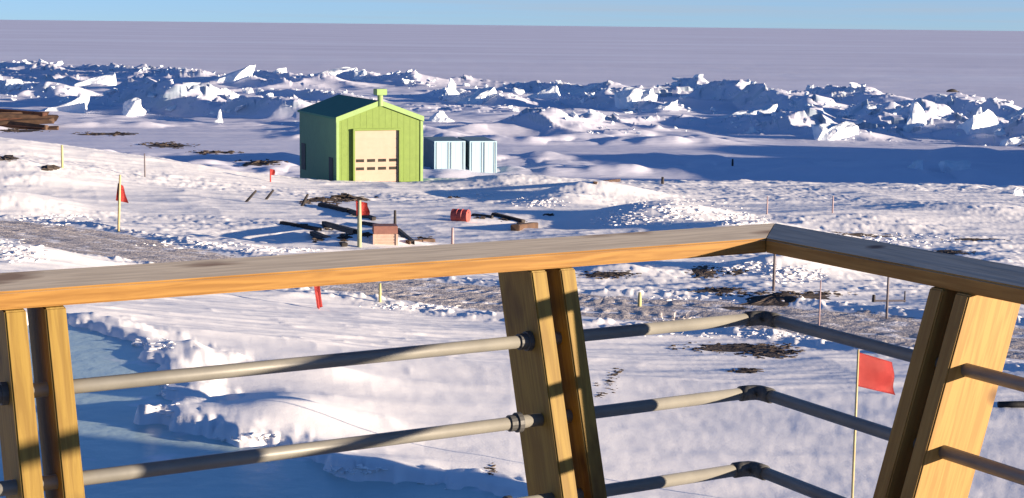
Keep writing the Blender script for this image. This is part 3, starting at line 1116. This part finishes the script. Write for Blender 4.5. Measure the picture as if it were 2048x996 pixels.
# ------------------------------------------------------------------ scree, rocks and snow rubble
def scatter(name, quads, m, per, size, seed, sink=.5, flat=.5):
    """broken stones or lumps strewn over patches of ground: one mass nobody could count"""
    rnd = random.Random(seed)
    bm = bmesh.new()
    for (u, v, ru, rv, dens) in quads:
        if m is ROCK and ru > 15:                  # the bare ground the stones lie on
            c, ax, ay = at(u, v), at(u + ru, v), at(u, v - rv)
            ax, ay = (ax - c)[:2] * .8, (ay - c)[:2] * .7
            rings = []
            for q in np.linspace(0, 1, 7)[1:]:
                an = np.linspace(0, 2 * math.pi, 41)[:-1]
                w_ = q * (1 + .55 * fbm(np.cos(an) * 2.2 + u, np.sin(an) * 2.2 + v, 501, 3))
                X = c[0] + ax[0] * np.cos(an) * w_ + ay[0] * np.sin(an) * w_
                Y = c[1] + ax[1] * np.cos(an) * w_ + ay[1] * np.sin(an) * w_
                Zq = ground(X, Y) + .02 * (1 - q ** 3) * (1 + .6 * fbm(X * 3, Y * 3, 505, 2)) - .03 * q ** 6
                rings.append([bm.verts.new(t_) for t_ in zip(X, Y, Zq)])
            c0 = bm.verts.new((c[0], c[1], c[2] + .035))
            for k in range(40):
                bm.faces.new((c0, rings[0][k], rings[0][(k + 1) % 40]))
                for ra, rb in zip(rings, rings[1:]):
                    bm.faces.new((ra[k], rb[k], rb[(k + 1) % 40], ra[(k + 1) % 40]))
        for _ in range(int(per * dens)):
            a, q = rnd.uniform(0, 6.28), rnd.random() ** .6
            p = at(u + math.cos(a) * q * ru, v + math.sin(a) * q * rv)
            s = size * rnd.uniform(.35, 1.2) * (1.15 - .6 * q)
            pts = [Vector((rnd.uniform(-1, 1), rnd.uniform(-1, 1), rnd.uniform(-1, 1))).normalized() * rnd.uniform(.7, 1) for _ in range(9)]
            c = Vector((p[0], p[1], p[2] + s * flat * (1 - 2 * sink) * .5))
            st = rnd.uniform(.8, 1.9)
            vs = [bm.verts.new(c + Vector((q_.x * s * st, q_.y * s, q_.z * s * flat))) for q_ in pts]
            r = bmesh.ops.convex_hull(bm, input=vs)
            dele = list({g for g in r['geom_interior'] + r['geom_unused'] if isinstance(g, bmesh.types.BMVert)})
            if dele:
                bmesh.ops.delete(bm, geom=dele, context='VERTS')
    o = obj(name, bm, m)
    o['kind'] = 'stuff'
    return o
scatter('volcanic_scree', [
    (1215, 550, 70, 10, 1.2), (1410, 545, 42, 16, 1.0), (1470, 545, 30, 8, .5), (1430, 580, 70, 6, 1.0), (1560, 588, 170, 7, 2.0),
    (1470, 695, 140, 12, 1.4), (1540, 705, 70, 14, 1.3), (1490, 742, 35, 5, .6), (1900, 505, 60, 6, .8), (1700, 470, 120, 4, .5), (1950, 480, 80, 4, .4)],
    ROCK, 80, .11, 5)
scatter('volcanic_scree', [
    (215, 268, 80, 5, 1.0), (330, 291, 70, 7, 1.5), (430, 305, 60, 5, 1.2), (520, 325, 60, 6, 1.0), (40, 262, 60, 5, .7), (15, 318, 18, 5, .4), (97, 337, 18, 4, .4),
    (700, 395, 70, 6, .35), (640, 402, 30, 5, .3)],
    ROCK, 38, .42, 6)
scatter('dark_debris', [(610, 405, 14, 6, .5), (640, 398, 14, 4, .5), (665, 408, 14, 5, .5), (690, 400, 14, 4, .4), (720, 432, 14, 4, .4), (655, 456, 14, 6, .6), (690, 475, 14, 8, .7), (600, 452, 14, 3, .4), (635, 480, 12, 5, .4), (735, 470, 10, 5, .4), (850, 478, 14, 6, .5), (1010, 440, 14, 4, .5), (1045, 448, 12, 8, .4), (960, 436, 14, 2, .4), (905, 395, 14, 2, .3), (1100, 430, 14, 2, .3)], ROCK, 42, .20, 14)
scatter('volcanic_scree', [(1222, 762, 14, 28, .5), (1235, 745, 14, 10, .3), (985, 938, 14, 12, .3), (1200, 790, 12, 8, .2), (1195, 770, 10, 6, .1)], ROCK, 50, .07, 9)
scatter('snow_rubble', [
    (1350, 425, 150, 28, 2.6), (1240, 440, 60, 16, 1.0), (1480, 440, 60, 12, .8), (1590, 550, 70, 18, 1.0), (1790, 480, 140, 14, 1.2), (1480, 535, 90, 14, .8),
    (50, 500, 60, 30, .9), (110, 440, 90, 12, .7), (380, 490, 130, 8, .9), (1080, 405, 60, 12, .8), (960, 390, 80, 8, .5), (560, 500, 90, 6, .6)],
    SNOW, 110, .15, 7, sink=.45)
scatter('snow_rubble', [
    (860, 613, 150, 7, 1.6), (1350, 600, 190, 8, 1.6), (1500, 670, 220, 8, 1.2), (1750, 655, 90, 12, .8), (290, 690, 60, 18, .5), (330, 800, 25, 35, .3), (500, 875, 70, 8, .4), (700, 940, 70, 10, .4), (850, 972, 70, 8, .4)],
    SNOW, 80, .075, 8, sink=.4)

# ------------------------------------------------------------------ marker flags and stakes
BAMBOO = mat('bamboo', (.50, .42, .22), .6, second=(.38, .31, .16), scale=9)
REDF = mat('red_flag_cloth', (.44, .05, .045), .7, second=(.36, .035, .035), scale=6, bumps=((25, .2, .01),))
DARKW = mat('dark_timber', (.05, .042, .04), .8, second=(.03, .027, .028), scale=4)
BROWNW = mat('brown_timber', (.12, .07, .045), .8, second=(.035, .022, .018), scale=2, stretch=(.4, 1, 1))
YEL = mat('pale_yellow_paint', (.46, .41, .19), .6, second=(.38, .34, .16), scale=5)

def pole(name, u, vb, vt, px, m, label, cat='marker pole', lean=0, group=None, base=None):
    p = at(u, vb) if base is None else base
    k = float(np.hypot(p[0], p[1])) / FPX
    o = empty(name, p)
    hh = (vb - vt) * k
    bm = bmesh.new()
    tube(bm, [(-lean * .3, 0, -.3), (lean * hh * .5, 0, hh * .5), (lean * hh, 0, hh)], [px * k / 2, px * k / 2, px * k / 2 * .8], 8)
    obj('pole', bm, m, o, smooth_=True)
    tag(o, label, cat, group)
    return o, k, hh

def flag_cloth(o, pts_uv, m, thick=.006, seed=0, amp=.03, rows=10):
    """cloth: left edge runs down the pole, right edge hangs free; both given as (x,z) at top and bottom"""
    (ax, az), (bx, bz), (cx, cz), (dx, dz) = pts_uv     # top-left, top-right, bottom-right, bottom-left
    bm = bmesh.new()
    g = []
    for i in range(rows + 1):
        t = i / rows
        row = []
        for j in range(rows + 1):
            s = j / rows
            x = (ax + (bx - ax) * s) * (1 - t) + (dx + (cx - dx) * s) * t
            z = (az + (bz - az) * s) * (1 - t) + (dz + (cz - dz) * s) * t
            y = amp * s * math.sin(s * 6 + t * 2.2 + seed) + amp * .5 * s * math.sin(t * 7 + seed * 2)
            row.append(bm.verts.new((x, y, z)))
        g.append(row)
    for i in range(rows):
        for j in range(rows):
            bm.faces.new((g[i][j], g[i][j + 1], g[i + 1][j + 1], g[i + 1][j]))
    r = bmesh.ops.solidify(bm, geom=list(bm.faces), thickness=thick)
    f_ = obj('flag', bm, m, o, smooth_=True)
    f_.rotation_euler = (0, 0, math.radians(28))
    return f_

# near flag at the right
pb = hit(1703, 1030, ground)
o, k, hh = pole('marker_flag', 1703, 1030, 690, 5.5, BAMBOO, 'red square flag on a thin pole, close behind the right railing', 'flag', base=pb)
fc = flag_cloth(o, [(.0, hh - 5 * k), (104 * k, hh - 38 * k), (112 * k, hh - 106 * k), (0, hh - 74 * k)], REDF, seed=1, amp=.05, rows=14)
fc.rotation_euler = (0, 0, math.radians(32))
# far flags
o, k, hh = pole('marker_flag', 237, 463, 352, 5, BAMBOO, 'drooping red flag on a pale bamboo pole by the bend of the gravel road', 'flag', lean=.05)
flag_cloth(o, [(.02, hh - 16 * k), (12 * k, hh - 22 * k), (20 * k, hh - 56 * k), (-4 * k, hh - 50 * k)], REDF, seed=2, amp=.08)
o, k, hh = pole('marker_flag', 719, 494, 400, 9, mat('grey_green_post', (.34, .36, .24), .7, second=(.26, .28, .18), scale=5),
                'dark red flag topping a grey-green post beside the crate', 'flag')
flag_cloth(o, [(-8 * k, hh), (18 * k, hh - 6 * k), (20 * k, hh - 30 * k), (-6 * k, hh - 32 * k)], REDF, seed=3, amp=.10)
o, k, hh = pole('marker_flag', 541, 364, 338, 3, REDF, 'small red flag on a short stake left of the green hut', 'flag')
flag_cloth(o, [(0, hh), (9 * k, hh - 2 * k), (9 * k, hh - 12 * k), (0, hh - 13 * k)], REDF, seed=4, amp=.05)
o, k, hh = pole('marker_flag', 638, 618, 560, 3, REDF, 'red cloth wrapped round a short stake just under the left handrail', 'flag', lean=-.12)
flag_cloth(o, [(-.12 * hh - 5 * k, hh), (-.12 * hh + 7 * k, hh), (8 * k, 4 * k), (-4 * k, 2 * k)], REDF, seed=5, amp=.02)

GP_ = 'thin marker poles across the snow'
GREYP = mat('grey_pole', (.16, .14, .15), .7, second=(.12, .1, .11), scale=5)
PINKP = mat('pinkish_pole', (.40, .30, .30), .7, second=(.32, .22, .22), scale=5)
pole('marker_pole', 290, 354, 308, 3, GREYP, 'thin grey pole on the snow slope right of the bamboo flag pole', group=GP_)
pole('marker_pole', 905, 492, 455, 6, PINKP, 'short pinkish post right of the crate, just above the handrail', group=GP_)
pole('marker_pole', 1665, 426, 392, 3, PINKP, 'faint thin pole above the dark right handrail', group=GP_)
pole('marker_pole', 1534, 428, 393, 3, PINKP, 'faint thin pole straight above the handrail corner', group=GP_)
pole('marker_pole', 1547, 582, 500, 6, GREYP, 'dark pole standing just below the handrail corner', group=GP_)
pole('marker_pole', 1638, 655, 560, 3, PINKP, 'faint pole between the dark corner pole and the pole with a crossarm', group=GP_)
pole('marker_stake', 125, 336, 292, 5, YEL, 'pale yellow stake on the snow slope at the upper left', 'stake', group='yellow stakes')
pole('marker_stake', 760, 604, 566, 6, YEL, 'pale yellow stake under the handrail left of the middle post', 'stake', group='yellow stakes')
pole('marker_stake', 1279, 616, 584, 8, YEL, 'pale yellow stake at the roadside right of the middle post', 'stake', group='yellow stakes')
pole('marker_stake', 1465, 332, 318, 4, DARKW, 'small dark stake on the blue shaded ice', 'stake')
pole('marker_stake', 1325, 368, 354, 6, DARKW, 'tiny dark stub at the edge of the blue shade', 'stake')
pole('wooden_stake', 492, 404, 381, 5, DARKW, 'leaning dark stake on the open snow, leftmost of the two', 'stake', lean=.9, group='leaning dark stakes')
pole('wooden_stake', 532, 399, 380, 5, DARKW, 'leaning dark stake on the open snow, right one of the two', 'stake', lean=.8, group='leaning dark stakes')
pole('wooden_stake', 604, 412, 388, 6, DARKW, 'leaning dark stake at the near end of the beam pile', 'stake', lean=.5)
pole('wooden_post', 790, 470, 420, 6, DARKW, 'slim dark post standing behind the wooden crate', 'post')
# pole with crossarm
o, k, hh = pole('weather_mast', 1773, 640, 540, 5, GREYP, 'dark pole with a crossarm and small instruments, left of the right post', 'mast')
bm = bmesh.new()
tube(bm, [(-30 * k, 0, 38 * k), (36 * k, 0, 39 * k)], 2 * k, 8)
obj('crossarm', bm, GREYP, o)
for x in (-27, 34):
    bm = bmesh.new()
    tube(bm, [(x * k, 0, 36 * k), (x * k, 0, (50 if x < 0 else 58) * k)], [4 * k if x < 0 else 1.6 * k, 3 * k if x < 0 else 1.2 * k], 8)
    obj('instrument', bm, DARKW, o)

# ------------------------------------------------------------------ crate, drum, beams
def crate():
    p = at(771, 489)
    k = float(np.hypot(p[0], p[1])) / FPX
    c = empty('wooden_crate', (p[0], p[1], p[2] - .05), math.radians(8))
    hw, dp, h1, h2 = 23 * k, 40 * k, 24 * k, 40 * k
    pinkw = mat('pale_crate', (.50, .36, .29), .7, second=(.42, .29, .23), scale=4)
    lid = mat('brown_lid', (.26, .12, .095), .7, second=(.18, .085, .07), scale=5)
    bm = bmesh.new()
    box(bm, -hw, hw, 0, dp, 0, h1)
    for i in range(4):
        box(bm, -hw - .005, hw + .005, -.02, -.001, h1 * i / 4 + .015, h1 * (i + 1) / 4 - .015)
    obj('body', bm, pinkw, c)
    bm = bmesh.new()
    box(bm, -hw - .03, hw + .03, -.04, dp + .03, h1 + .003, h2)
    obj('lid', bm, lid, c, bevel=.02)
    for s in (-1, 1):
        bm = bmesh.new()
        box(bm, s * hw - .04, s * hw + .04, -.05, -.021, 0, h1)
        obj('corner_batten', bm, pinkw, c)
    tag(c, 'pale pinkish wooden crate with a brown lid, resting just above the handrail', 'crate')
crate()

def drum():
    p = at(921, 441)
    k = float(np.hypot(p[0], p[1])) / FPX
    c = empty('fuel_drum', (p[0], p[1], p[2] + 10 * k), math.radians(-20))
    R_ = 13 * k
    dred = mat('drum_red', (.50, .10, .08), .5, second=(.36, .06, .05), scale=3)
    bm = bmesh.new()
    prof = [(-17, .94), (-17, 1), (-15.5, 1), (-6, .98), (-5.5, 1.04), (-4.5, 1.04), (-4, .98), (4, .98), (4.5, 1.04), (5.5, 1.04), (6, .98), (15.5, 1), (17, 1), (17, .94)]
    tube(bm, [(x * k + i * 1e-4, 0, 0) for i, (x, _) in enumerate(prof)], [R_ * q for _, q in prof], 20)
    obj('shell', bm, dred, c)
    bm = bmesh.new()
    tube(bm, [(16 * k, 0, R_ * .5), (18 * k, 0, R_ * .5)], R_ * .14, 10)
    obj('bung', bm, FIT, c)
    tag(c, 'red fuel drum lying on its side on the snow, right of the crate', 'drum')
drum()

def beam(u0, v0, u1, v1, wpx, m, label, group, lift=.0, name='timber_beam', cat='beam'):
    a, b = at(u0, v0), at(u1, v1)
    a[2] += lift
    b[2] += lift
    k = float(np.hypot(a[0], a[1])) / FPX
    A, B = Vector(a), Vector(b)
    L = (B - A).length
    o_bm = bmesh.new()
    w_ = wpx * k / 2
    box(o_bm, 0, L, -w_, w_, -w_ * .4, w_ * 1.4)
    for v in o_bm.verts:
        v.co += Vector((random.uniform(-.1, .1), random.uniform(-.02, .02), random.uniform(-.02, .02)))
    o = obj(name, o_bm, m, bevel=w_ * .18)
    o.location = A
    o.rotation_mode = 'QUATERNION'
    d = (B - A).normalized()
    o.rotation_quaternion = d.to_track_quat('X', 'Z')
    tag(o, label, cat, group)
GB = 'dark beams lying on the snow above the handrail'
beam(640, 412, 700, 426, 10, DARKW, 'dark beam lying on the snow, far half of the upper line left of the red flag post', GB)
beam(690, 421, 748, 441, 9, DARKW, 'dark beam ending beside the red flag post', GB)
beam(560, 448, 640, 462, 9, DARKW, 'dark beam edging the blue hollow left of the grey-green post', GB)
beam(625, 470, 690, 494, 11, DARKW, 'short thick dark beam ending at the handrail, left of the grey-green post', GB)
beam(648, 450, 712, 468, 10, DARKW, 'dark beam between the blue hollow and the foot of the grey-green post', GB)
beam(725, 448, 760, 455, 8, DARKW, 'stub of dark beam behind the crate', GB)
beam(796, 462, 824, 488, 9, DARKW, 'dark beam slanting down from the slim post to the right of the crate', GB)
beam(815, 488, 866, 484, 10, BROWNW, 'brown beam lying just right of the crate at the handrail', GB)
beam(985, 431, 1045, 446, 10, DARKW, 'dark beam right of the red drum, pointing at the brown block', GB)
beam(945, 432, 985, 437, 8, DARKW, 'small dark beam touching the right of the red drum', GB)
beam(1190, 368, 1238, 362, 7, BROWNW, 'brown board lying on the snow crest right of the containers', None, name='wooden_board', cat='board')
beam(1030, 462, 1068, 456, 18, BROWNW, 'weathered brown block lying above the handrail right of the drum', None, name='wooden_block', cat='block')

# the heap of rusty beams at the far left
rnd = random.Random(12)
descr = ['uppermost', 'second from the top', 'third from the top', 'middle', 'fourth from the bottom', 'third from the bottom', 'second from the bottom', 'lowest']
hp = hit(55, 262, land0)
hk = float(np.hypot(hp[0], hp[1])) / FPX
for i in range(8):
    q = i / 7
    ln = (150 - 60 * abs(q - .45)) * hk
    bm = bmesh.new()
    w_ = (4.0 + 1.5 * (i % 3)) * hk
    box(bm, -ln / 2, ln / 2, -w_, w_, -w_ * .8, w_ * .8)
    for v in bm.verts:
        v.co += Vector((random.uniform(-.4, .4), random.uniform(-.05, .05), random.uniform(-.05, .05)))
    o = obj('timber_beam', bm, BROWNW if i % 3 else mat('rusty_timber', (.11, .045, .027), .85, second=(.035, .018, .015), scale=2), bevel=w_ * .15)
    x = hp[0] + (20 * q - 30 + rnd.uniform(-12, 12)) * hk
    y = hp[1] + 2.6 - 3.0 * q
    o.location = (x, y, float(land0(np.array([x]), np.array([y]))[0]) + (40 - 38 * q) * hk * .8 + .1)
    o.rotation_euler = (rnd.uniform(-.5, .5), rnd.uniform(-.05, .10), rnd.uniform(-.35, .35))
    tag(o, 'rusty brown beam in the heap on the upper left snow rise, %s of the heap' % descr[i], 'beam', 'rusty beams heaped at the upper left')

# black pipe at the right edge and a seal far out on the ice
a = at(1996, 815)
k = float(np.hypot(a[0], a[1])) / FPX
bm = bmesh.new()
tube(bm, [(0, 0, 0), (.35, .02, 0), (2.6, .25, -.02)], [6 * k, 7 * k, 7 * k], 12)
o = obj('black_pipe', bm, mat('black_rubber', (.018, .018, .02), .6, second=(.012, .012, .014), scale=6), smooth_=True)
o.location = (a[0], a[1], a[2] + 6 * k)
tag(o, 'black pipe lying on the snow at the right edge beyond the lit post', 'pipe')

p = at(1905, 184)
k = float(np.hypot(p[0], p[1])) / FPX
bm = bmesh.new()
prof = [(-12, .3, 1), (-10.5, 1.6, 1.2), (-7, 2.6, 2), (-2, 3.4, 2.6), (3, 3.2, 2.4), (7, 2.2, 1.6), (9.5, 1.0, 1.0), (10.5, .5, .8)]
tube(bm, [(x * k, 0, z * k) for x, r, z in prof], [r * k for x, r, z in prof], 12)
for s in (-1, 1):
    tube(bm, [(10 * k, 0, .8 * k), (12.5 * k, s * 1.4 * k, .5 * k)], [.5 * k, .9 * k], 6)
    tube(bm, [(-4 * k, s * 2.8 * k, 1.6 * k), (-2 * k, s * 4.4 * k, .4 * k)], [.8 * k, .4 * k], 6)
o = obj('seal', bm, mat('seal_fur', (.05, .045, .045), .5, second=(.03, .028, .03), scale=2), smooth_=True)
o.location = p
tag(o, 'dark seal lying on the far flat ice at the upper right', 'seal')

# station building whose shadow lies over the lower left; it stands to the right of the view
def station():
    cx, cy, rz = 26.0, 2.0, math.radians(0)
    z0 = gz(cx, cy) - .6
    b = empty('station_building', (cx, cy, z0), rz)
    wl = mat('station_wall', (.18, .30, .16), .6, second=(.15, .26, .14), scale=1.2)
    bm = bmesh.new()
    hx, hy, hz = 4.0, 6.2, CAMZ + .3 - z0
    box(bm, -hx, hx, -hy, hy, 0, hz)
    obj('wall', bm, wl, b)
    bm = bmesh.new()
    a = [(-hx - .3, -hy - .3, hz + .003), (hx + .3, -hy - .3, hz + .003), (hx + .3, hy + .3, hz + .003), (-hx - .3, hy + .3, hz + .003)]
    hexa(bm, a + [(q[0], q[1], q[2] + .3) for q in a])
    obj('roof', bm, ROOFM, b)
    for i in range(4):
        y = -4.6 + i * 3.05
        f = empty('window', (-hx, y, hz - 2.4))
        f.parent = b
        bm = bmesh.new()
        box(bm, -.06, -.003, -.7, .7, -.6, .6)
        obj('frame', bm, CREAM, f)
        bm = bmesh.new()
        box(bm, -.075, -.063, -.6, .6, -.5, .5)
        obj('pane', bm, PANE, f)
    tag(b, 'green flat-roofed station building to the right of the deck', 'building')
station()
